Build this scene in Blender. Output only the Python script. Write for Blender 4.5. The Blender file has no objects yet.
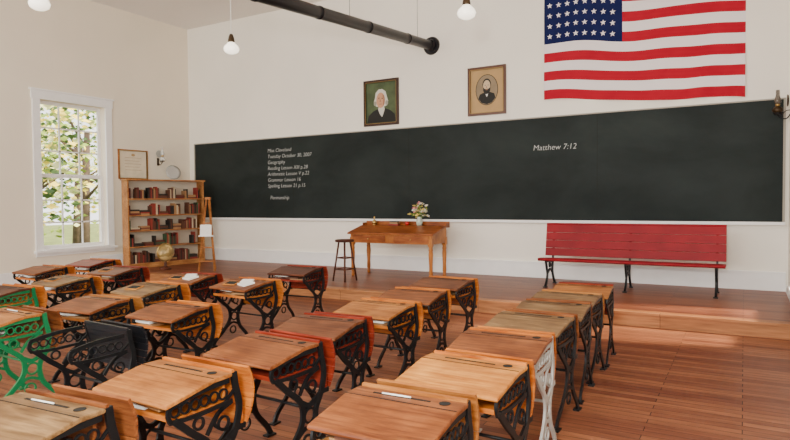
import bpy, bmesh, math, random
from mathutils import Vector, Matrix
random.seed(7)
S=bpy.context.scene
COL=S.collection

# ------------------------------------------------------------ materials
def _new(name):
    m=bpy.data.materials.new(name); m.use_nodes=True
    nt=m.node_tree; b=nt.nodes['Principled BSDF']
    return m,nt,b
def plain(name,c,rough=.6,metal=0,noise=.0,nscale=8,spec=.4,bump=0):
    m,nt,b=_new(name)
    b.inputs['Base Color'].default_value=(*c,1); b.inputs['Roughness'].default_value=rough
    b.inputs['Metallic'].default_value=metal; b.inputs['Specular IOR Level'].default_value=spec
    if noise or bump:
        tc=nt.nodes.new('ShaderNodeTexCoord'); n=nt.nodes.new('ShaderNodeTexNoise')
        n.inputs['Scale'].default_value=nscale; n.inputs['Detail'].default_value=5
        nt.links.new(tc.outputs['Object'],n.inputs['Vector'])
        if noise:
            r=nt.nodes.new('ShaderNodeValToRGB')
            r.color_ramp.elements[0].position=.3; r.color_ramp.elements[1].position=.7
            r.color_ramp.elements[0].color=(*[max(0,x*(1-noise)) for x in c],1)
            r.color_ramp.elements[1].color=(*[min(1,x*(1+noise*.6)) for x in c],1)
            nt.links.new(n.outputs['Fac'],r.inputs['Fac']); nt.links.new(r.outputs['Color'],b.inputs['Base Color'])
        if bump:
            bp=nt.nodes.new('ShaderNodeBump'); bp.inputs['Strength'].default_value=bump; bp.inputs['Distance'].default_value=.01
            nt.links.new(n.outputs['Fac'],bp.inputs['Height']); nt.links.new(bp.outputs['Normal'],b.inputs['Normal'])
    return m
def wood(name,c1,c2,rough=.42,axis='X',scale=6,spec=.25):
    m,nt,b=_new(name)
    tc=nt.nodes.new('ShaderNodeTexCoord'); mp=nt.nodes.new('ShaderNodeMapping')
    sc=[6,6,6]; sc['XYZ'.index(axis)]=.5
    mp.inputs['Scale'].default_value=sc
    oi=nt.nodes.new('ShaderNodeObjectInfo'); ad=nt.nodes.new('ShaderNodeVectorMath'); ad.operation='ADD'
    ml=nt.nodes.new('ShaderNodeMath'); ml.operation='MULTIPLY'; ml.inputs[1].default_value=37
    nt.links.new(oi.outputs['Random'],ml.inputs[0])
    nt.links.new(tc.outputs['Object'],mp.inputs['Vector'])
    nt.links.new(mp.outputs['Vector'],ad.inputs[0]); nt.links.new(ml.outputs[0],ad.inputs[1])
    n=nt.nodes.new('ShaderNodeTexNoise'); n.inputs['Scale'].default_value=scale; n.inputs['Detail'].default_value=8
    n.inputs['Distortion'].default_value=.6; n.inputs['Roughness'].default_value=.62
    nt.links.new(ad.outputs[0],n.inputs['Vector'])
    r=nt.nodes.new('ShaderNodeValToRGB')
    r.color_ramp.elements[0].position=.36; r.color_ramp.elements[1].position=.64
    r.color_ramp.elements[0].color=(*c1,1); r.color_ramp.elements[1].color=(*c2,1)
    nt.links.new(n.outputs['Fac'],r.inputs['Fac'])
    n2=nt.nodes.new('ShaderNodeTexNoise'); n2.inputs['Scale'].default_value=4; n2.inputs['Detail'].default_value=4
    a2=nt.nodes.new('ShaderNodeVectorMath'); a2.operation='ADD'
    nt.links.new(tc.outputs['Object'],a2.inputs[0]); nt.links.new(ml.outputs[0],a2.inputs[1]); nt.links.new(a2.outputs[0],n2.inputs['Vector'])
    r2=nt.nodes.new('ShaderNodeValToRGB'); r2.color_ramp.elements[0].position=.32; r2.color_ramp.elements[1].position=.62
    r2.color_ramp.elements[0].color=(.50,.38,.30,1); r2.color_ramp.elements[1].color=(1,1,1,1)
    nt.links.new(n2.outputs['Fac'],r2.inputs['Fac'])
    mx=nt.nodes.new('ShaderNodeMix'); mx.data_type='RGBA'; mx.blend_type='MULTIPLY'; mx.inputs['Factor'].default_value=.8
    nt.links.new(r.outputs['Color'],mx.inputs['A']); nt.links.new(r2.outputs['Color'],mx.inputs['B'])
    nt.links.new(mx.outputs['Result'],b.inputs['Base Color'])
    b.inputs['Roughness'].default_value=rough; b.inputs['Specular IOR Level'].default_value=spec
    return m
def planks(name,c1,c2,cm,width=1.6,row=.085,rough=.45,spec=.3):
    m,nt,b=_new(name)
    tc=nt.nodes.new('ShaderNodeTexCoord')
    br=nt.nodes.new('ShaderNodeTexBrick'); br.inputs['Scale'].default_value=1
    br.inputs['Brick Width'].default_value=width; br.inputs['Row Height'].default_value=row
    br.inputs['Mortar Size'].default_value=.003; br.inputs['Bias'].default_value=0
    br.inputs['Color1'].default_value=(*c1,1); br.inputs['Color2'].default_value=(*c2,1); br.inputs['Mortar'].default_value=(*cm,1)
    br.offset=.37
    nt.links.new(tc.outputs['Object'],br.inputs['Vector'])
    mp=nt.nodes.new('ShaderNodeMapping'); mp.inputs['Scale'].default_value=(1.2,14,14)
    nt.links.new(tc.outputs['Object'],mp.inputs['Vector'])
    n=nt.nodes.new('ShaderNodeTexNoise'); n.inputs['Scale'].default_value=2.5; n.inputs['Detail'].default_value=6
    nt.links.new(mp.outputs['Vector'],n.inputs['Vector'])
    mx=nt.nodes.new('ShaderNodeMix'); mx.data_type='RGBA'; mx.blend_type='MULTIPLY'; mx.inputs['Factor'].default_value=.7
    rr=nt.nodes.new('ShaderNodeValToRGB'); rr.color_ramp.elements[0].color=(.45,.42,.4,1); rr.color_ramp.elements[1].color=(1,1,1,1)
    rr.color_ramp.elements[0].position=.3; rr.color_ramp.elements[1].position=.62
    nt.links.new(n.outputs['Fac'],rr.inputs['Fac'])
    nt.links.new(br.outputs['Color'],mx.inputs['A']); nt.links.new(rr.outputs['Color'],mx.inputs['B'])
    nt.links.new(mx.outputs['Result'],b.inputs['Base Color'])
    b.inputs['Roughness'].default_value=rough; b.inputs['Specular IOR Level'].default_value=spec
    return m

M={}
M['wall']=plain('plaster_wall',(.93,.88,.78),.85,noise=.04,nscale=.7,bump=.05,spec=.2)
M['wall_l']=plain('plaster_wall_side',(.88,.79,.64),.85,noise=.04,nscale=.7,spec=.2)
M['ceil']=plain('ceiling_paint',(.88,.84,.79),.9,noise=.03,nscale=.5,spec=.2)
M['trim']=plain('white_trim',(.93,.92,.90),.5,noise=.03,nscale=5)
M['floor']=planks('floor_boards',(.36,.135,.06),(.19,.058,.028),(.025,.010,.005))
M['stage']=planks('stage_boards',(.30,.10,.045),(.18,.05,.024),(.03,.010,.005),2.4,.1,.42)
M['riser']=planks('stage_riser_sunlit',(.50,.21,.08),(.41,.16,.055),(.08,.025,.012),2.4,.1,.45)  # riser boards brightened, the sunlit band is put into their colour
def slate():
    m,nt,b=_new('slate_board')
    tc=nt.nodes.new('ShaderNodeTexCoord'); mp=nt.nodes.new('ShaderNodeMapping'); mp.inputs['Scale'].default_value=(.6,1,1.0)
    n=nt.nodes.new('ShaderNodeTexNoise'); n.inputs['Scale'].default_value=1.0; n.inputs['Detail'].default_value=9; n.inputs['Distortion'].default_value=.3; n.inputs['Roughness'].default_value=.6
    r=nt.nodes.new('ShaderNodeValToRGB'); r.color_ramp.elements[0].position=.32; r.color_ramp.elements[1].position=.8
    r.color_ramp.elements[0].color=(.009,.013,.0125,1); r.color_ramp.elements[1].color=(.028,.037,.035,1)
    nt.links.new(tc.outputs['Object'],mp.inputs['Vector']); nt.links.new(mp.outputs['Vector'],n.inputs['Vector'])
    nt.links.new(n.outputs['Fac'],r.inputs['Fac']); nt.links.new(r.outputs['Color'],b.inputs['Base Color'])
    b.inputs['Roughness'].default_value=.7; b.inputs['Specular IOR Level'].default_value=.2
    return m
M['slate']=slate()
M['chalk']=plain('chalk',(.52,.54,.52),.9)
M['iron']=plain('black_cast_iron',(.005,.006,.007),.45,spec=.3)
M['silver']=plain('grey_painted_iron',(.45,.44,.41),.45,.2)
M['green']=plain('green_painted_iron',(.005,.15,.05),.4)
M['black_wood']=plain('black_painted_wood',(.008,.009,.012),.4)
W={'tan':wood('wood_tan',(.29,.095,.018),(.52,.215,.052)),
   'brown':wood('wood_brown',(.14,.038,.012),(.31,.105,.030)),
   'dark':wood('wood_dark',(.05,.013,.006),(.12,.032,.013)),
   'orange':wood('wood_orange',(.42,.10,.012),(.64,.22,.035)),
   'olive':wood('wood_olive',(.14,.072,.026),(.31,.185,.078)),
   'red':wood('wood_red',(.16,.016,.008),(.32,.04,.016)),
   'gold':wood('wood_gold',(.44,.15,.020),(.70,.31,.062)),
   'walnut':wood('wood_walnut',(.10,.03,.012),(.24,.085,.032))}
M['redpaint']=plain('red_paint',(.24,.003,.009),.5,noise=.2,nscale=3,spec=.2)
M['paper']=plain('paper',(.85,.84,.78),.8)
M['hole']=plain('dark_recess',(.01,.008,.006),.9)
M['brass']=plain('brass',(.55,.36,.12),.3,1)
M['oldbrass']=plain('dark_brass',(.06,.035,.015),.4,.5)
M['cloth_r']=plain('flag_red',(.42,.010,.028),.85,noise=.08,nscale=3,spec=.1)
M['cloth_w']=plain('flag_white',(.84,.78,.78),.85,spec=.1)
M['cloth_b']=plain('flag_blue',(.010,.015,.075),.85,noise=.1,nscale=3,spec=.1)
def glassy(name,c=(1,1,1),emit=0,alpha=.25):
    m,nt,b=_new(name)
    b.inputs['Base Color'].default_value=(*c,1); b.inputs['Roughness'].default_value=.08
    b.inputs['Alpha'].default_value=alpha
    if emit:
        b.inputs['Emission Color'].default_value=(1,.9,.72,1); b.inputs['Emission Strength'].default_value=emit
    return m
M['milk']=glassy('milk_glass',(.95,.92,.85),2.0,1)
M['glass']=glassy('clear_glass',(.9,.95,.95),0,.35)
M['smoky']=glassy('smoked_glass',(.15,.12,.09),0,.7)

# ------------------------------------------------------------ mesh builder
def catmull(pts,n=6,closed=False):
    P=[Vector(p) for p in pts]; out=[]
    N=len(P); rng=range(N if closed else N-1)
    for i in rng:
        if closed: p0,p1,p2,p3=P[i-1],P[i],P[(i+1)%N],P[(i+2)%N]
        else: p0=P[max(i-1,0)];p1=P[i];p2=P[i+1];p3=P[min(i+2,N-1)]
        for k in range(n):
            t=k/n
            out.append(.5*((2*p1)+(-p0+p2)*t+(2*p0-5*p1+4*p2-p3)*t*t+(-p0+3*p1-3*p2+p3)*t**3))
    if not closed: out.append(P[-1])
    return out
class MB:
    def __init__(s): s.bm=bmesh.new(); s.mats=[]
    def mi(s,m):
        if m not in s.mats: s.mats.append(m)
        return s.mats.index(m)
    def face(s,vs,m,smooth=False):
        try: f=s.bm.faces.new(vs)
        except ValueError: return
        f.material_index=s.mi(m); f.smooth=smooth
    def box(s,c,d,m,rot=None):
        c=Vector(c); h=Vector(d)/2; vs=[]
        for x in(-1,1):
            for y in(-1,1):
                for z in(-1,1):
                    v=Vector((x*h.x,y*h.y,z*h.z))
                    if rot is not None: v=rot@v
                    vs.append(s.bm.verts.new(c+v))
        for q in((0,1,3,2),(4,6,7,5),(0,4,5,1),(2,3,7,6),(0,2,6,4),(1,5,7,3)): s.face([vs[i] for i in q],m)
    def bx(s,x0,x1,y0,y1,z0,z1,m): s.box(((x0+x1)/2,(y0+y1)/2,(z0+z1)/2),(x1-x0,y1-y0,z1-z0),m)
    def cyl(s,p0,p1,r0,r1,m,seg=12,cap=True):
        p0=Vector(p0);p1=Vector(p1); q=(p1-p0).to_track_quat('Z','Y')
        A=[];B=[]
        for i in range(seg):
            a=2*math.pi*i/seg; d=q@Vector((math.cos(a),math.sin(a),0))
            A.append(s.bm.verts.new(p0+d*r0)); B.append(s.bm.verts.new(p1+d*r1))
        for i in range(seg):
            j=(i+1)%seg; s.face([A[i],A[j],B[j],B[i]],m,True)
        if cap: s.face(A[::-1],m); s.face(B,m)
    def lathe(s,prof,c,m,seg=20,axis=None):
        c=Vector(c); q=axis if axis is not None else Matrix.Identity(3)
        rings=[]
        for r,z in prof:
            rings.append([s.bm.verts.new(c+q@Vector((max(r,.0005)*math.cos(2*math.pi*i/seg),max(r,.0005)*math.sin(2*math.pi*i/seg),z))) for i in range(seg)])
        for a,b in zip(rings,rings[1:]):
            for i in range(seg):
                j=(i+1)%seg; s.face([a[i],a[j],b[j],b[i]],m,True)
        s.face(rings[0][::-1],m); s.face(rings[-1],m)
    def prism(s,prof,x0,x1,m):   # profile in YZ extruded along X
        A=[s.bm.verts.new((x0,y,z)) for y,z in prof]; B=[s.bm.verts.new((x1,y,z)) for y,z in prof]
        n=len(prof)
        for i in range(n):
            j=(i+1)%n; s.face([A[i],A[j],B[j],B[i]],m)
        s.face(A[::-1],m); s.face(B,m)
    def ribbon(s,pts,w,t,x,m,closed=False,n=5,taper=None):  # in YZ plane at X=x
        P=catmull([(x,a,b) for a,b in pts],n,closed); N=len(P); R=[]
        for i,p in enumerate(P):
            if closed: d=P[(i+1)%N]-P[i-1]
            else: d=P[min(i+1,N-1)]-P[max(i-1,0)]
            d.normalize(); nn=Vector((0,-d.z,d.y))
            ww=w if taper is None else w*(taper[0]+(taper[1]-taper[0])*i/(N-1))
            R.append([s.bm.verts.new(p+nn*a*ww/2+Vector((b*t/2,0,0))) for a,b in((-1,-1),(1,-1),(1,1),(-1,1))])
        for i in range(N if closed else N-1):
            a=R[i]; b=R[(i+1)%N]
            for k in range(4): s.face([a[k],a[(k+1)%4],b[(k+1)%4],b[k]],m)
        if not closed: s.face(R[0][::-1],m); s.face(R[-1],m)
    def ring(s,cy,cz,r,w,t,x,m,n=10):
        s.ribbon([(cy+r*math.cos(2*math.pi*i/n),cz+r*math.sin(2*math.pi*i/n)) for i in range(n)],w,t,x,m,True,2)
    def tube(s,pts,r,m,seg=8,n=5,smooth=True):
        P=catmull(pts,n) if smooth else [Vector(p) for p in pts]
        for a,b in zip(P,P[1:]): s.cyl(a,b,r,r,m,seg)
    def ball(s,c,r,m,sc=(1,1,1),seg=16):
        prof=[(math.sin(math.pi*i/seg)*r,-math.cos(math.pi*i/seg)*r) for i in range(seg+1)]
        s.lathe([(a*sc[0],b*sc[2]) for a,b in prof],Vector(c),m,seg)
    def mesh(s,name):
        bmesh.ops.recalc_face_normals(s.bm,faces=s.bm.faces)
        me=bpy.data.meshes.new(name); s.bm.to_mesh(me); s.bm.free()
        for m in s.mats: me.materials.append(m)
        return me
    def obj(s,name,parent=None,bevel=0,loc=(0,0,0),rot=(0,0,0)):
        me=s.mesh(name); return mk(name,me,parent,bevel,loc,rot)
def mk(name,me,parent=None,bevel=0,loc=(0,0,0),rot=(0,0,0)):
    o=bpy.data.objects.new(name,me); COL.objects.link(o); o.location=loc; o.rotation_euler=rot
    if parent: o.parent=parent
    if bevel:
        b=o.modifiers.new('bevel','BEVEL'); b.width=bevel; b.segments=2; b.limit_method='ANGLE'
    return o
def empty(name,loc=(0,0,0),rz=0):
    e=bpy.data.objects.new(name,None); COL.objects.link(e); e.location=loc; e.rotation_euler=(0,0,rz); e.empty_display_size=.1
    return e

# ------------------------------------------------------------ room
XL,XR,YB,YF,H=-12.3,.58,10.83,-3.0,6.0
SY,SZ=8.05,.18
g=.004
b=MB(); b.bx(XL-.3,XR+.3,YF,YB+.3,-.2,0,M['floor']); b.obj('floor')
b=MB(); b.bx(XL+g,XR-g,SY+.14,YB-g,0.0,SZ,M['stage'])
b.bx(XL+g,XR-g,SY,SY+.14,0,SZ-.03,M['riser']); b.bx(XL+g,XR-g,SY-.03,SY+.14,SZ-.03,SZ,M['riser']); b.obj('stage_platform')  # edge board shares the brightened colour and widens the light band
b=MB(); b.bx(XL-.3,XR+.3,YB,YB+.25,0,H,M['wall']); b.obj('wall_back')
WY0,WY1,WZ0,WZ1=7.03,8.47,.66,3.72
b=MB()
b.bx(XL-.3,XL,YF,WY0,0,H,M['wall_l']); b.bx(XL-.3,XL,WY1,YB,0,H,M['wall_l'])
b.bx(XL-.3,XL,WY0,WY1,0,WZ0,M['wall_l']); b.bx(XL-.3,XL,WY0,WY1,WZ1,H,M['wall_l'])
b.obj('wall_left')
VY0,VY1,VZ0,VZ1=7.5,9.1,.45,3.0  # out-of-view opening, added to let a sun patch onto the floor
b=MB()
b.bx(XR,XR+.25,YF,VY0,0,H,M['wall']); b.bx(XR,XR+.25,VY1,YB,0,H,M['wall'])
b.bx(XR,XR+.25,VY0,VY1,0,VZ0,M['wall']); b.bx(XR,XR+.25,VY0,VY1,VZ1,H,M['wall'])
b.obj('wall_right')
b=MB(); b.bx(XL-.3,XR+.3,YF,YB+.3,H,H+.15,M['ceil']); b.obj('ceiling')
b=MB(); b.bx(XL+.03,XR-.03,YB-.03,YB,SZ,SZ+.26,M['trim']); b.bx(XL+.03,XR-.03,YB-.045,YB,SZ+.26,SZ+.29,M['trim']); b.obj('baseboard_back')
b=MB(); b.bx(XL,XL+.03,YF,SY-.04,0,.28,M['trim']); b.bx(XL,XL+.03,SY+.0,YB,SZ,SZ+.28,M['trim']); b.obj('baseboard_left')
b=MB(); b.bx(XR-.03,XR,YF,SY-.04,0,.28,M['trim']); b.bx(XR-.03,XR,SY,YB,SZ,SZ+.09,M['trim']); b.obj('baseboard_right')
# windows
def window(nm,x0,s,y0,y1,z0,z1,cols=3):
    b=MB(); T=M['trim']
    def B(a,c,*r): b.bx(min(x0+s*a,x0+s*c),max(x0+s*a,x0+s*c),*r,T)   # s=+1: room on +x side
    B(0,.035,y0-.15,y0,z0-.05,z1); B(0,.035,y1,y1+.15,z0-.05,z1)
    B(0,.045,y0-.17,y1+.17,z1,z1+.17); B(0,.07,y0-.2,y1+.2,z1+.17,z1+.2)
    B(-.24,.09,y0,y1,z0-.001,z0+.02); B(0,.09,y0-.18,y1+.18,z0-.05,z0); B(0,.03,y0-.15,y1+.15,z0-.12,z0-.05)
    zm=(z0+z1)/2
    for (za,zb,xx) in((z0+.02,zm+.03,-.13),(zm-.03,z1,-.18)):
        B(xx-.02,xx+.02,y0,y0+.07,za,zb); B(xx-.02,xx+.02,y1-.07,y1,za,zb)
        B(xx-.02,xx+.02,y0+.07,y1-.07,za,za+.07); B(xx-.02,xx+.02,y0+.07,y1-.07,zb-.07,zb)
        for i in range(1,cols):
            y=y0+.07+(y1-y0-.14)*i/cols; B(xx-.012,xx+.012,y-.014,y+.014,za+.07,zb-.07)
        for i in(1,2):
            z=za+.07+(zb-za-.14)*i/3; B(xx-.012,xx+.012,y0+.07,y1-.07,z-.014,z+.014)
    b.obj(nm)
window('window_1',XL,1,WY0,WY1,WZ0,WZ1)
window('added_sun_window',XR,-1,VY0,VY1,VZ0,VZ1)  # unseen window, added so sun falls in front of the bench
# ------------------------------------------------------------ outdoors
gr=plain('grass',(.16,.20,.04),.9,noise=.4,nscale=1.5)
b=MB(); b.bx(-60,XL-.4,-20,40,-.6,-.5,gr); b.obj('ground')
lv=[plain('leaf_yellow',(.74,.60,.10),.7),plain('leaf_green',(.25,.36,.06),.7),plain('leaf_dark',(.05,.10,.03),.7),plain('leaf_pale',(.6,.62,.3),.7)]
bark=plain('bark',(.10,.07,.05),.9,noise=.4,nscale=6)
for (tx,ty,th,rr) in((-18,9.5,5,2.3),(-21,13.5,7,3.2),(-19.5,7.2,6,2.2),(-27,17,8,4)):
    b=MB(); b.cyl((0,0,-.498),(0.2,.1,th*.6),.2,.1,bark,10)
    for k in range(5):
        a=k*1.3; b.cyl((.1,.05,th*(.25+.07*k)),(math.cos(a)*rr*.7,math.sin(a)*rr*.7,th*(.45+.1*k)),.06,.02,bark,6)
    for i in range(1100):
        v=Vector((random.gauss(0,1),random.gauss(0,1),random.gauss(0,1))).normalized()*random.uniform(.35,1)
        c=Vector((v.x*rr,v.y*rr,th*.55+v.z*th*.48)); 
        q=Vector((random.random()-.5,random.random()-.5,random.random()-.5)).to_track_quat('Z','Y').to_matrix()
        L=random.uniform(.09,.17)
        vs=[b.bm.verts.new(c+q@Vector(p)*L) for p in((-1,0,0),(0,-.6,0.1),(1,0,0),(0,.6,.1))]
        b.face(vs,random.choice(lv))
    b.obj('tree',loc=(tx,ty,0))

# ------------------------------------------------------------ blackboard
BX0,BX1,BZ0,BZ1=-12.07,.50,1.22,3.07
e=empty('blackboard',((BX0+BX1)/2,YB,0))
cx=(BX0+BX1)/2
b=MB(); b.bx(BX0-cx,BX1-cx,-.03,-.002,BZ0,BZ1,M['slate']); b.obj('slate_surface',e)
b=MB(); fr=plain('board_edge',(.36,.33,.27),.6)
b.bx(BX0-cx-.03,BX1-cx+.03,-.04,-.002,BZ1,BZ1+.02,fr); b.bx(BX0-cx-.03,BX0-cx,-.04,-.002,BZ0,BZ1,fr); b.bx(BX1-cx,BX1-cx+.03,-.04,-.002,BZ0,BZ1,fr)
b.bx(BX0-cx-.03,BX1-cx+.03,-.11,-.002,BZ0-.035,BZ0,M['trim']); b.bx(BX0-cx-.03,BX1-cx+.03,-.115,-.10,BZ0-.035,BZ0+.012,M['trim'])
b.obj('frame_and_chalk_tray',e)
b=MB()
for x in(-8.9,-5.9,-2.2): b.bx(x-cx-.003,x-cx+.003,-.0315,-.03,BZ0,BZ1,M['hole'])
b.obj('panel_seams',e)
def chalk(t,x,z,size,nm,ls=.9):
    c=bpy.data.curves.new(nm,'FONT'); c.body=t; c.size=size; c.extrude=.0005; c.offset=-.0015; c.shear=.15; c.space_line=ls
    o=bpy.data.objects.new(nm,c); COL.objects.link(o); c.materials.append(M['chalk']); o.parent=e
    o.location=(x-cx,-.032,z); o.rotation_euler=(math.pi/2,0,0)
chalk("Miss Cleveland\nTuesday October 30, 2007\nGeography\nReading Lesson XIII p.28\nArithmetic Lesson V p.22\nGrammar Lesson 16\nSpelling Lesson 21 p.15\n\n  Penmanship",-9.66,2.76,.118,'chalk_lesson_text',1.16)
chalk("Matthew 7:12",-3.33,2.49,.14,'chalk_verse_text')

# ------------------------------------------------------------ flag
e=empty('american_flag',(-3.12,YB-.0,0))
FW,SH=3.12,.166; NX=52; b=MB(); sub=3; NZ=13*sub
def fpt(u,v): # u 0..1 across, v 0..1 down
    x=FW*u; bot=3.38-.25*u+.025*math.sin(u*9); 
    z=bot+13*SH*(1-v)-.01*math.sin(u*14+v*4)
    y=-.002-.055*(1+math.sin(u*26+2.5*math.sin(v*3+u*4)))/2*(.35+.65*v)
    return Vector((x,y,z))
g_=[[b.bm.verts.new(fpt(i/NX,j/NZ)) for i in range(NX+1)] for j in range(NZ+1)]
for j in range(NZ):
    for i in range(NX):
        st=j//sub; 
        m=M['cloth_b'] if (st<7 and i/NX<.405) else (M['cloth_r'] if st%2==0 else M['cloth_w'])
        b.face([g_[j][i],g_[j][i+1],g_[j+1][i+1],g_[j+1][i]],m,True)
b.obj('cloth',e)
b=MB()
for r in range(6):
    for c in range(8):
        u=.405*(c+.65)/8.3; v=(7/13)*(r+.7)/6.4; p=fpt(u,v)+Vector((0,-.009,0)); vs=[]
        for k in range(10):
            a=math.pi/2+k*math.pi/5; R=.052 if k%2==0 else .021
            vs.append(b.bm.verts.new(p+Vector((R*math.cos(a),0,R*math.sin(a)))))
        cv=b.bm.verts.new(p+Vector((0,-.002,0)))
        for k in range(10): b.face([vs[k],vs[(k+1)%10],cv],M['cloth_w'])
b.obj('stars',e)

# ------------------------------------------------------------ portraits
def ell(b,cx,cz,rx,rz,y,m,n=28,a0=0,a1=360):
    vs=[b.bm.verts.new((cx+rx*math.cos(math.radians(a0+(a1-a0)*i/n)),y,cz+rz*math.sin(math.radians(a0+(a1-a0)*i/n)))) for i in range(n if a1-a0==360 else n+1)]
    b.face(vs,m)
def poly(b,pts,y,m): b.face([b.bm.verts.new((x,y,z)) for x,z in pts],m)
def frame(b,w,h,fw,m,mi,d=.04):
    b.bx(-w/2,w/2,-d,0,h/2-fw,h/2,m); b.bx(-w/2,w/2,-d,0,-h/2,-h/2+fw,m)
    b.bx(-w/2,-w/2+fw,-d,0,-h/2+fw,h/2-fw,m); b.bx(w/2-fw,w/2,-d,0,-h/2+fw,h/2-fw,m)
    i=fw; g=.012
    b.bx(-w/2+i,w/2-i,-d-.005,-d+.02,h/2-i,h/2-i+g,mi); b.bx(-w/2+i,w/2-i,-d-.005,-d+.02,-h/2+i-g,-h/2+i,mi)
    b.bx(-w/2+i-g,-w/2+i,-d-.005,-d+.02,-h/2+i,h/2-i,mi); b.bx(w/2-i,w/2-i+g,-d-.005,-d+.02,-h/2+i,h/2-i,mi)
skin=plain('painted_skin',(.58,.30,.17),.7); skin2=plain('painted_skin_shade',(.34,.16,.09),.7)
hairw=plain('painted_white_hair',(.62,.60,.52),.7); hairs=plain('painted_hair_shade',(.30,.29,.24),.7); coat=plain('painted_dark_coat',(.012,.012,.010),.7)
gbg=plain('painted_green_ground',(.075,.105,.045),.7,noise=.4,nscale=4); eyem=plain('painted_eye',(.03,.02,.015),.7)
b=MB(); frame(b,.84,.95,.055,plain('frame_dark_walnut',(.035,.012,.006),.35),plain('frame_slip',(.2,.12,.04),.4,.5))
b.bx(-.37,.37,-.012,-.002,-.42,.42,gbg)
poly(b,[(-.35,-.41),(-.31,-.26),(-.20,-.17),(-.07,-.12),(.09,-.12),(.22,-.17),(.32,-.25),(.36,-.41)],-.014,coat)
poly(b,[(-.06,-.08),(-.075,-.14),(-.03,-.24),(.02,-.30),(.055,-.22),(.085,-.14),(.07,-.08)],-.015,hairw)
poly(b,[(-.15,.10),(-.13,.21),(-.06,.275),(.03,.28),(.11,.22),(.145,.10),(.17,.02),(.15,-.06),(.09,-.08),(-.10,-.08),(-.165,-.04),(-.175,.03)],-.016,hairw)
ell(b,-.145,-.01,.035,.05,-.0165,hairs,14); ell(b,.135,-.01,.035,.05,-.0165,hairs,14)
ell(b,-.01,.05,.105,.16,-.018,skin)
poly(b,[(.03,.17),(.07,.15),(.095,.06),(.085,-.03),(.04,-.09),(.05,.0),(.055,.08)],-.0185,skin2)
for sx in(-.05,.03): ell(b,sx,.085,.02,.009,-.0205,eyem,10); ell(b,sx,.112,.028,.006,-.0205,skin2,10)
poly(b,[(-.02,.09),(.0,.02),(-.035,.015)],-.0205,skin2); ell(b,-.012,-.03,.038,.008,-.0205,skin2,10)
b.obj('portrait_of_man_in_wig',loc=(-6.55,YB-.001,3.645))
sep=plain('sepia_mat',(.46,.29,.12),.7,noise=.1,nscale=4); sepl=plain('sepia_oval',(.27,.20,.12),.7,noise=.2,nscale=4)
sk3=plain('sepia_face',(.60,.45,.28),.7)
b=MB(); frame(b,.76,.91,.055,plain('frame_oak',(.09,.03,.012),.35),plain('frame_slip_gilt',(.3,.18,.06),.4,.5))
b.bx(-.34,.34,-.012,-.002,-.41,.41,sep); ell(b,0,.02,.225,.29,-.014,coat); ell(b,0,.02,.213,.278,-.015,sepl)
poly(b,[(-.17,-.14),(-.14,-.06),(-.04,-.02),(.05,-.02),(.15,-.06),(.17,-.14),(.10,-.22),(0,-.25),(-.10,-.22)],-.016,coat)
poly(b,[(-.03,-.03),(.0,-.12),(.035,-.03)],-.017,M['paper'])
ell(b,0,.12,.085,.11,-.017,coat); ell(b,.0,.09,.072,.11,-.018,sk3)
vs=[(-.075,.08),(-.055,.05),(-.03,.035),(.03,.035),(.055,.05),(.075,.08),(.07,-.0),(.035,-.05),(0,-.065),(-.035,-.05),(-.07,0)]
poly(b,vs,-.0185,coat); ell(b,.0,.02,.026,.007,-.0195,skin2,10)
for sx in(-.03,.03): ell(b,sx,.105,.013,.006,-.0195,eyem,10)
poly(b,[(-.008,.10),(.012,.055),(-.014,.055)],-.0195,skin2)
b.obj('portrait_of_bearded_man',loc=(-4.22,YB-.001,3.66))
b=MB(); frame(b,.78,.68,.03,W['tan'],M['brass'],.025); b.bx(-.35,.35,-.01,-.002,-.3,.3,plain('aged_certificate',(.78,.68,.5),.8,noise=.1,nscale=6))
for i in range(5): b.bx(-.22,.22-.05*(i%2),-.0115,-.01,.15-.07*i,.158-.07*i,sep)
ell(b,0,.22,.05,.03,-.0125,sep)
b.obj('framed_certificate',loc=(XL+.001,9.16,2.50),rot=(0,0,math.radians(90)))

# ------------------------------------------------------------ stove pipe
b=MB(); pm=plain('black_stove_pipe',(.012,.010,.012),.4,.3)
p0=Vector((-5.38,YB-.03,4.66)); d=(Vector((-5.34,6.0,4.235))-p0); p1=p0+d*2.15
b.cyl(p0,p1,.09,.09,pm,20)
for t in(.0,.2,.48,.76,1.04,1.32,1.6,1.9):
    q=p0+d*t; b.cyl(q,q+d.normalized()*.05,.097,.097,pm,20)
b.cyl((p0.x,YB,p0.z),(p0.x,YB-.05,p0.z),.18,.16,pm,24); b.cyl((p0.x,YB-.05,p0.z),(p0.x,YB-.13,p0.z-.01),.12,.105,pm,24)
zs=.86
b.cyl(p1,(p1.x,p1.y,zs),.09,.09,pm,20); b.ball(p1,.092,pm)
for t in(.12,.6,1.1):
    q=p0+d*t; b.cyl(q,(q.x,q.y,H),.004,.004,pm,6)
b.obj('stove_pipe')
b=MB(); sx,sy=p1.x,p1.y; zb=zs
b.lathe([(.11,zb-.002),(.2,zb-.05),(.3,zb-.12),(.32,zb-.5),(.36,zb-.54),(.36,zb-.60),(.2,zb-.63)],(sx,sy,0),M['iron'],24)
for k in range(4):
    a=k*math.pi/2+.78; b.tube([(sx+.22*math.cos(a),sy+.22*math.sin(a),zb-.6),(sx+.3*math.cos(a),sy+.3*math.sin(a),.13),(sx+.34*math.cos(a),sy+.34*math.sin(a),.012)],.025,M['iron'])
b.obj('wood_stove')

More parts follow.
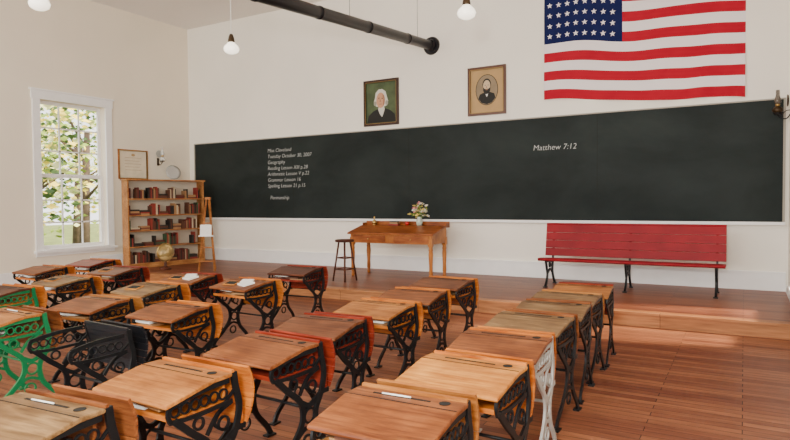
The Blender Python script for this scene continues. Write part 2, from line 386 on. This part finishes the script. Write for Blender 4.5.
# ------------------------------------------------------------ pendant lamps
for (x,y,z) in((-6.62,6.65,3.92),(-2.95,6.9,3.92),(-7.06,4.07,3.95)):
    e=empty('pendant_lamp',(x,y,z))
    b=MB(); b.cyl((0,0,.14),(0,0,H-z),.006,.006,M['paper'],6); b.cyl((0,0,H-z-.03),(0,0,H-z),.06,.06,M['brass'],14)
    b.lathe([(.02,.18),(.035,.15),(.05,.08),(.05,.05)],(0,0,0),M['oldbrass'],14); b.obj('cord_and_fitter',e)
    b=MB(); b.lathe([(.045,.06),(.06,.04),(.10,.0),(.115,-.04),(.10,-.08),(.06,-.105),(.01,-.115)],(0,0,0),M['milk'],20); b.obj('milk_glass_shade',e)

# ------------------------------------------------------------ oil lamp wall brackets
def oil_lamp(loc,rz,dark):
    e=empty('wall_oil_lamp',loc,rz)   # local -y is out from wall
    I=M['iron'] if dark else M['oldbrass']
    G=M['smoky'] if dark else M['glass']; FO=M['oldbrass'] if dark else M['glass']
    b=MB()
    b.box((0,-.008,-.02),(.05,.016,.18),I); b.tube([(0,-.01,-.02),(0,-.06,-.09),(0,-.14,-.07),(0,-.17,-.02)],.008,I)
    b.tube([(0,-.01,.03),(0,-.07,.02),(0,-.12,-.04)],.006,I); b.lathe([(.05,-.02),(.055,-.005),(.05,0)],(0,-.17,0),I,16)
    b.obj('iron_bracket',e)
    b=MB(); b.lathe([(.04,0),(.065,.02),(.07,.05),(.045,.085),(.02,.10)],(0,-.17,0),FO,16)
    b.lathe([(.03,.125),(.045,.16),(.04,.2),(.026,.25),(.024,.33)],(0,-.17,0),G,16); b.obj('glass_font_and_chimney',e)
    b=MB(); b.lathe([(.024,.09),(.03,.11),(.032,.125),(.02,.13)],(0,-.17,0),M['brass'],14)
    q=Matrix.Rotation(math.radians(90),3,'X')
    b.lathe([(.02,.0),(.075,.006),(.085,.02),(.088,.024)],(0,-.03,.17),M['oldbrass'] if dark else M['silver'],20,q); b.obj('burner_and_reflector',e)
oil_lamp((XR,10.45,2.83),math.radians(-90),True)
oil_lamp((XL,9.85,2.62),math.radians(90),False)

# ------------------------------------------------------------ bookcase
e=empty('bookcase',(-11.46,9.34,SZ),0); e.rotation_euler=(0,0,math.radians(90-11))
bw,bh,bd=1.84,1.92,.28; Wd=wood('bookcase_pine',(.33,.13,.035),(.54,.25,.08),.5,'X')
b=MB(); b.bx(-bw/2,-bw/2+.03,-bd/2,bd/2,0,bh,Wd); b.bx(bw/2-.03,bw/2,-bd/2,bd/2,0,bh,Wd)
sh=[.08,.45,.80,1.14,1.50]
for z in sh: b.bx(-bw/2+.03,bw/2-.03,-bd/2,bd/2,z,z+.025,Wd)
b.bx(-bw/2-.03,bw/2+.03,-bd/2-.02,bd/2,bh,bh+.03,Wd)
b.bx(-bw/2+.03,bw/2-.03,-bd/2,-bd/2+.02,0,.08,Wd)
b.obj('case',e,.003)
bkb=plain('bookcase_back_whitewash',(.62,.54,.42),.8); b=MB(); b.bx(-bw/2+.03,bw/2-.03,bd/2-.012,bd/2-.002,.08,bh,bkb); b.obj('back_panel',e)
bk=[plain('book_'+n,c,.6) for n,c in(('brown',(.10,.035,.018)),('red',(.24,.03,.02)),('green',(.04,.07,.03)),('tan',(.32,.17,.07)),('black',(.02,.015,.012)),('maroon',(.11,.015,.012)),('cream',(.5,.40,.26)))]
bw_c=[0,0,0,1,1,2,3,3,4,4,5,5,6]
b=MB()
fill=[.6,.8,.85,.9,.97]
for z,fl_ in zip(sh,fill):
    z+=.025
    x=-bw/2+.04
    while x<bw/2-.12:
        if random.random()<.03+.10*(1-fl_): x+=random.uniform(.06,.24); continue
        if random.random()<.1:
            n=random.randint(2,4); zz=z
            if x+.22>bw/2-.04: break
            for k in range(n):
                t=random.uniform(.025,.045); b.box((x+.11,-.02,zz+t/2),(.2,.15,t),bk[random.choice(bw_c)]); zz+=t
            x+=.23; continue
        t=random.uniform(.02,.045); h=random.uniform(.17,.27); dd=random.uniform(.14,.18)
        b.box((x+t/2,-bd/2+.03+dd/2,z+h/2),(t*.94,dd,h),bk[random.choice(bw_c)]); x+=t
b.obj('books',e)
b=MB(); q=Matrix.Rotation(math.radians(74),3,'X')
b.lathe([(.10,0),(.12,.008),(.17,.03),(.175,.034),(.12,.014),(.01,.012)],(0,0,.17),M['silver'],24,q); b.box((0,.03,.003),(.12,.14,.006),M['silver'])
b.obj('tin_plate',loc=(-11.50,9.62,SZ+bh+.032),rot=(0,0,math.radians(70)))
# ------------------------------------------------------------ globe
e=empty('globe',(-10.75,8.75,SZ))
gm,nt,bb=_new('globe_map'); tc=nt.nodes.new('ShaderNodeTexCoord'); n=nt.nodes.new('ShaderNodeTexNoise'); n.inputs['Scale'].default_value=7; r=nt.nodes.new('ShaderNodeValToRGB')
r.color_ramp.elements[0].position=.48; r.color_ramp.elements[1].position=.52; r.color_ramp.elements[0].color=(.62,.45,.18,1); r.color_ramp.elements[1].color=(.30,.20,.06,1)
nt.links.new(tc.outputs['Object'],n.inputs['Vector']); nt.links.new(n.outputs['Fac'],r.inputs['Fac']); nt.links.new(r.outputs['Color'],bb.inputs['Base Color']); bb.inputs['Roughness'].default_value=.4
b=MB(); b.ball((0,0,.36),.18,gm,seg=24); b.obj('sphere',e)
b=MB(); 
b.ribbon([(.2*math.cos(a*math.pi/8),.36+.2*math.sin(a*math.pi/8)) for a in range(16)],.012,.03,0,M['brass'],True,2)
b.lathe([(.12,0),(.13,.02),(.05,.05),(.025,.09),(.03,.14),(.02,.17)],(0,0,0),W['dark'],18)
b.cyl((0,0,.15),(0,0,.57),.006,.006,M['brass'],8); b.obj('stand_and_meridian',e)
# ------------------------------------------------------------ easel
e=empty('folding_easel',(-9.6,8.9,SZ),math.radians(25))
b=MB(); Wl=W['tan']
def bar(b,p,q,w,m):
    p=Vector(p);q=Vector(q); mid=(p+q)/2; r=(q-p).to_track_quat('Z','Y').to_matrix(); b.box(mid,(w,w,(q-p).length),m,r)
bar(b,(-.17,-.12,0.01),(-.03,.0,1.50),.032,Wl); bar(b,(.17,-.12,0.01),(.03,.0,1.50),.032,Wl)
bar(b,(0,.35,.01),(0,.04,1.45),.028,Wl); bar(b,(-.16,-.11,.22),(.16,-.11,.22),.028,Wl); bar(b,(-.1,-.05,1.0),(.1,-.05,1.0),.028,Wl)
bar(b,(-.13,-.085,.5),(.13,-.085,.5),.028,Wl)
b.box((0,-.10,.74),(.3,.12,.02),M['trim']); b.box((0,0,1.51),(.12,.05,.05),Wl)
b.box((0,-.13,.86),(.24,.02,.22),M['paper'],Matrix.Rotation(math.radians(-5),3,'X')); b.obj('frame',e)

# ------------------------------------------------------------ teacher's desk
tx0,tx1,ty0,ty1=-6.54,-4.72,9.5,10.20; tcx=(tx0+tx1)/2; tcy=(ty0+ty1)/2; w=(tx1-tx0)/2; dd=(ty1-ty0)/2; FL=.2
e=empty('teacher_desk',(tcx,tcy,SZ)); TW=wood('desk_oak',(.24,.055,.012),(.40,.13,.03),.35); TL=wood('desk_leg_oak',(.42,.13,.02),(.58,.23,.05),.35,'Z')
b=MB(); b.prism([(-dd,.80),(-dd,.83),(dd-FL,.95),(dd,.95),(dd,.92),(dd-FL,.92)],-w,w,TW)
b.bx(-w,w,dd-.015,dd,.95,1.03,TW); b.bx(-w,-w+.02,dd-.16,dd-.015,.95,1.0,TW); b.bx(w-.02,w,dd-.16,dd-.015,.95,1.0,TW)
b.obj('slanted_top',e,.004)
b=MB(); b.prism([(-dd+.04,.64),(-dd+.04,.80),(dd-FL-.01,.92),(dd-.04,.92),(dd-.04,.64)],-w+.05,w-.05,TL)
for sx in(-.45,.45):
    b.bx(sx-.36,sx+.36,-dd+.025,-dd+.04,.66,.785,TW); b.ball((sx,-dd+.015,.72),.016,M['brass'],seg=8)
b.obj('apron_and_drawers',e,.003)
b=MB()
for sx in(-1,1):
    for sy_ in(-1,1):
        b.box((sx*(w-.08),sy_*(dd-.07),.68),(.075,.075,.14),TL)
        b.lathe([(.026,.0),(.034,.05),(.026,.07),(.036,.12),(.032,.25),(.042,.45),(.034,.52),(.042,.54),(.032,.57),(.04,.61)],(sx*(w-.08),sy_*(dd-.07),0),TL,14)
b.obj('turned_legs',e)
zt=SZ+.952; yi=ty1-.1
b=MB(); b.lathe([(.05,0),(.06,.03),(.065,.08),(.045,.14),(.05,.17),(.046,.165),(.02,.16)],(0,0,0),glassy('green_vase_glass',(.45,.5,.4),0,1),16); 
fl=[plain('petal_'+n,c,.7) for n,c in(('white',(.88,.84,.75)),('pink',(.75,.25,.28)),('yellow',(.80,.60,.15)),('leafy',(.12,.2,.03)))]
for i in range(46):
    a=random.random()*6.28; r_=random.uniform(.02,.2); z=random.uniform(.22,.44)-r_*.4
    p=Vector((r_*math.cos(a),r_*math.sin(a)*.6,z)); b.cyl((0,0,.14),p,.003,.002,fl[3],5)
    m=random.choice([fl[0],fl[0],fl[1],fl[2],fl[3],fl[3]])
    for k in range(6):
        q=Matrix.Rotation(k*1.047,3,'Z'); rr=Matrix.Rotation(random.uniform(-.9,.9),3,'X')
        vs=[b.bm.verts.new(p+rr@(q@Vector(v))) for v in((0,0,0),(.022,-.017,.008),(.052,0,.014),(.022,.017,.008))]; b.face(vs,m)
    b.ball(p,.011,fl[2],seg=6)
b.obj('vase_of_flowers',loc=(-5.30,yi,zt))
b=MB(); ap=plain('apple_red',(.5,.01,.008),.3); b.lathe([(.006,.012),(.02,.002),(.036,.015),(.042,.04),(.036,.065),(.02,.074),(.004,.064)],(0,0,0),ap,16); b.cyl((0,0,.064),(.006,0,.09),.003,.002,bark,5)
b.obj('apple',loc=(-5.56,yi,zt))
b=MB(); b.box((0,0,.015),(.2,.1,.03),bk[1]); b.box((.01,0,.045),(.18,.1,.03),bk[3]); b.box((.0,0,.07),(.16,.09,.02),bk[4]); b.obj('stack_of_books',loc=(-5.84,yi-.01,zt))
b=MB(); b.cyl((0,0,.0),(0,0,.02),.04,.04,M['brass'],16); b.lathe([(.01,.02),(.05,.03),(.055,.06),(.03,.09),(.012,.10),(.015,.15),(.01,.17)],(0,0,0),M['brass'],16); b.obj('hand_bell',loc=(-6.3,yi,zt))
# stool
b=MB(); DW=W['dark']; b.lathe([(.15,.70),(.17,.71),(.17,.735),(.155,.745),(.05,.742)],(0,0,0),DW,24)
for k in range(4):
    a=k*math.pi/2+.6; b.cyl((.10*math.cos(a),.10*math.sin(a),.71),(.21*math.cos(a),.21*math.sin(a),0.008),.018,.015,DW,10)
for z,r_ in((.22,.18),(.42,.15)):
    for k in range(4):
        a=k*math.pi/2+.6; c=a+math.pi/2; b.cyl((r_*math.cos(a),r_*math.sin(a),z),(r_*math.cos(c),r_*math.sin(c),z),.010,.010,DW,8)
b.obj('wooden_stool',loc=(-6.15,8.85,SZ))

# ------------------------------------------------------------ red bench
bx0,bx1=-2.9,-.22; e=empty('red_bench',((bx0+bx1)/2,9.95,SZ)); w=(bx1-bx0)/2; R=M['redpaint']
b=MB()
for i in range(3): b.box((0,-.22+.14*i,.455-.01*i),(2*w,.136,.028),R)
b.cyl((-w,-.29,.45),(w,-.29,.45),.024,.024,R,12); b.obj('seat_boards',e,.004)
b=MB(); rt=Matrix.Rotation(math.radians(-11),3,'X')
for i in range(4): b.box((0,.15+.025*i,.545+.129*i),(2*w,.022,.127),R,rt)
b.cyl((-w,.245,1.005),(w,.245,1.005),.02,.02,R,12); b.obj('back_boards',e,.004)
b=MB()
for x in(-w+.12,0,w-.12):
    b.ribbon([(-.26,.43),(-.2,.3),(-.16,.2),(-.22,.08),(-.29,.018)],.035,.03,x,M['iron']); b.ribbon([(.285,.98),(.235,.75),(.17,.45),(.13,.25),(.2,.1),(.29,.018)],.035,.03,x,M['iron'])
    b.ribbon([(-.27,.42),(0,.40),(.14,.40)],.03,.03,x,M['iron']); b.ribbon([(-.17,.2),(0,.28),(.13,.2)],.025,.025,x,M['iron']); b.ring(-.02,.35,.045,.015,.02,x,M['iron'])
    b.box((x,-.29,.008),(.06,.07,.016),M['iron']); b.box((x,.29,.008),(.06,.07,.016),M['iron'])
b.obj('cast_iron_legs',e)

# ------------------------------------------------------------ school desks
def desk_meshes():
    D={}
    A=W['tan']; I=M['iron']
    b=MB(); b.prism([(-.20,.660),(-.205,.672),(-.195,.684),(.09,.738),(.21,.738),(.216,.727),(.21,.716),(.09,.714)],-.29,.29,A)
    D['top']=b.mesh('desk_top')
    b=MB(); b.cyl((.2,.155,.7385),(.2,.155,.741),.026,.026,M['hole'],16); b.box((-.02,.15,.739),(.3,.014,.002),M['hole']); b.box((0,.09,.7385),(.572,.005,.002),M['hole']); D['ink']=b.mesh('inkwell_and_groove')
    b=MB(); b.bx(-.262,.262,-.16,.17,.585,.598,A); b.bx(-.262,.262,.17,.185,.585,.712,A); b.bx(-.262,.262,-.165,-.155,.585,.61,A); D['shelf']=b.mesh('book_shelf')
    def slats(pts,nm,wd):
        b=MB(); P=catmull([(0,)+p for p in pts],4)
        for i in range(0,len(P)-1,2):
            a=P[i]; c=P[min(i+2,len(P)-1)]; d=(c-a); mid=(a+c)/2; r=d.to_track_quat('Z','X').to_matrix()
            b.box(mid,(wd,.016,d.length*.93) if abs((r@Vector((1,0,0))).x)>.9 else (.016,wd,d.length*.93),A,r)
        return b.mesh(nm)
    D['back']=slats([(.225,.750),(.235,.69),(.262,.60),(.285,.50),(.285,.43)],'seat_back_slats',.56)
    D['seat_up']=slats([(.325,.43),(.365,.50),(.385,.60),(.37,.68),(.345,.735)],'folding_seat',.54)
    b=MB()
    for x in(-.275,.275):
        b.ribbon([(-.17,.662),(.0,.692),(.20,.70)],.028,.014,x,I)
        b.ribbon([(-.17,.585),(.0,.575),(.22,.585)],.02,.014,x,I)
        b.ribbon([(-.17,.665),(-.18,.62),(-.165,.585)],.02,.014,x,I)
        b.ribbon([(-.14,.585),(-.05,.50),(.06,.40),(.07,.28),(-.02,.16),(-.13,.07),(-.17,.012)],.036,.016,x,I)
        b.ribbon([(.235,.735),(.245,.66),(.27,.54),(.24,.42),(.19,.32),(.21,.19),(.30,.08),(.34,.012)],.036,.016,x,I)
        b.ribbon([(.07,.40),(.14,.37),(.24,.42),(.31,.425)],.03,.014,x,I); b.ribbon([(.0,.17),(.10,.235),(.205,.20)],.022,.014,x,I)
        b.ribbon([(.22,.58),(.12,.54),(.05,.45)],.02,.012,x,I); b.ribbon([(.235,.64),(.1,.50),(.19,.43)],.014,.012,x,I)
        b.ring(.135,.305,.045,.014,.012,x,I); b.ring(.16,.48,.035,.012,.012,x,I); b.ring(.0,.53,.03,.012,.012,x,I); b.ring(.115,.15,.04,.012,.012,x,I)
        for k in range(6):
            y=-.14+.06*k; b.ring(y,.635,.027,.009,.01,x,I,8)
        b.box((x,-.165,.006),(.05,.08,.012),I); b.box((x,.33,.006),(.05,.08,.012),I)
    b.cyl((-.275,.13,.35),(.275,.13,.35),.01,.01,I,8); b.cyl((-.275,.31,.425),(.275,.31,.425),.01,.01,I,8)
    D['frame']=b.mesh('cast_iron_frame')
    return D
D=desk_meshes()
def setm(o,m):
    o.material_slots[0].link='OBJECT'; o.material_slots[0].material=m
def desk(x,y,rz,top,back,frame='iron',stuff=1,only_seat=False):
    e=empty('front_seat' if only_seat else 'school_desk',(x,y,0),math.radians(rz))
    e.scale=(random.uniform(.94,1.0),1,random.uniform(.96,1.0))
    parts=[('back','seat_back_slats',back),('seat_up','folding_seat',back)]
    if not only_seat: parts+=[('top','desk_top',top),('shelf','book_shelf',back)]
    for k,n,mm in parts:
        o=mk(n,D[k],e,.005 if k=='top' else 0); setm(o,mm)
    o=mk('cast_iron_frame',D['frame'],e); setm(o,M[frame])
    if only_seat: return
    mk('inkwell_and_groove',D['ink'],e)
    b=MB(); 
    for i in range(random.randint(1,3)):
        b.box((random.uniform(-.14,.14),-.06,.598+.012+.02*i),(.2,.17,.018),random.choice([M['paper'],bk[0],bk[3],M['paper']]),Matrix.Rotation(random.uniform(-.2,.2),3,'Z'))
    b.obj('books_in_desk',e)
    if stuff:
        sl=math.atan2(.054,.285); rx=Matrix.Rotation(sl,3,'X'); b=MB()
        def on(y): return .684+(y+.195)*.054/.285
        if stuff==1:
            b.cyl((-.12,.148,.743),(.03,.152,.743),.004,.004,M['paper'],6)
        if stuff>=2:
            b.box((-.10,-.04,on(-.04)+.006),(.16,.12,.008),W['gold'],Matrix.Rotation(.2,3,'Z')@rx); b.box((-.10,-.04,on(-.04)+.0105),(.13,.09,.003),M['slate'],Matrix.Rotation(.2,3,'Z')@rx)
        if stuff>=3:
            b.box((.12,-.03,on(-.03)+.012),(.17,.13,.02),M['paper'],Matrix.Rotation(-.3,3,'Z')@rx)
            b.box((.05,.05,on(.05)+.010),(.13,.1,.015),M['paper'],Matrix.Rotation(.5,3,'Z')@rx)
        b.obj('slate_and_papers',e)
T_=W
desks=[
 (-1.30,2.18,1,T_['brown'],T_['tan'],'iron',1),
 (-1.27,2.87,-2,T_['gold'],T_['orange'],'iron',0),
 (-1.31,3.54,2,T_['brown'],T_['orange'],'silver',0),
 (-1.37,4.32,-3,T_['olive'],T_['brown'],'iron',0),
 (-1.38,4.96,2,T_['olive'],T_['brown'],'iron',0),
 (-1.42,5.54,-2,T_['olive'],T_['tan'],'iron',0),
 (-1.40,6.14,3,T_['tan'],T_['red'],'iron',0),
 (-2.60,1.35,4,T_['olive'],T_['brown'],'iron',1),
 (-2.59,2.07,-1,T_['tan'],T_['orange'],'iron',0),
 (-2.56,2.77,-4,T_['brown'],T_['red'],'iron',0),
 (-2.67,3.48,3,T_['walnut'],T_['red'],'iron',0),
 (-2.70,4.30,-2,T_['tan'],T_['orange'],'iron',0),
 (-2.78,5.10,3,T_['brown'],T_['orange'],'iron',0),
 (-2.86,5.95,-3,T_['walnut'],T_['orange'],'iron',0),
 (-5.08,6.16,3,T_['dark'],T_['red'],'iron',0),
 (-4.80,4.90,-4,T_['brown'],T_['orange'],'iron',3),
 (-4.22,3.44,2,T_['brown'],T_['orange'],'iron',0),
 (-5.86,5.05,5,T_['brown'],T_['red'],'iron',3),
 (-5.45,4.15,-3,T_['olive'],T_['orange'],'iron',2),
 (-5.12,3.32,4,T_['brown'],T_['tan'],'iron',0),
 (-5.15,2.55,-2,T_['tan'],T_['brown'],'green',1),
 (-7.45,5.20,3,T_['walnut'],T_['red'],'iron',2),
 (-7.10,4.25,-4,T_['olive'],T_['orange'],'iron',2),
 (-6.75,3.35,2,T_['dark'],T_['orange'],'green',0),
 (-8.45,4.75,0,T_['brown'],T_['orange'],'iron',0),
 (-8.6,5.6,4,T_['red'],T_['orange'],'iron',0),
]
for d_ in desks: desk(*d_)
desk(-4.02,2.50,-4,None,M['black_wood'],'iron',0,True)

# ------------------------------------------------------------ light
w=bpy.data.worlds.new('daylight_sky'); S.world=w; w.use_nodes=True
bg=w.node_tree.nodes['Background']; bg.inputs['Color'].default_value=(1,.985,.96,1); bg.inputs['Strength'].default_value=3.1
def area(name,loc,target,sx,sy,e,c):
    l=bpy.data.lights.new(name,'AREA'); l.shape='RECTANGLE'; l.size=sx; l.size_y=sy; l.energy=e; l.color=c
    o=bpy.data.objects.new(name,l); COL.objects.link(o); o.location=loc; o.rotation_euler=(Vector(target)-Vector(loc)).to_track_quat('-Z','Y').to_euler()
area('rear_fill',(-5,-2.6,3.6),(-5,9,1.6),9,3.5,440,(1,.96,.89))  # added area lamp, fills the room from the open rear
area('camera_flash',(-.3,-.6,2.3),(-3.5,9,2.2),.6,.5,270,(1,.98,.94))
l=bpy.data.lights.new('sun','SUN'); l.energy=15; l.angle=math.radians(9); l.color=(1,.87,.64)
o=bpy.data.objects.new('sun',l); COL.objects.link(o); o.rotation_euler=Vector((-1,-.22,-.78)).to_track_quat('-Z','Y').to_euler()

# ------------------------------------------------------------ camera
c=bpy.data.cameras.new('camera'); c.sensor_width=36; c.lens=605/790*36; c.clip_start=.05
o=bpy.data.objects.new('camera',c); COL.objects.link(o); S.camera=o
R=Matrix.Rotation(math.radians(30),4,'Z')@Matrix.Rotation(math.radians(90-1.8),4,'X')@Matrix.Rotation(math.radians(-.53),4,'Z')
o.matrix_world=Matrix.Translation((0,0,1.6))@R
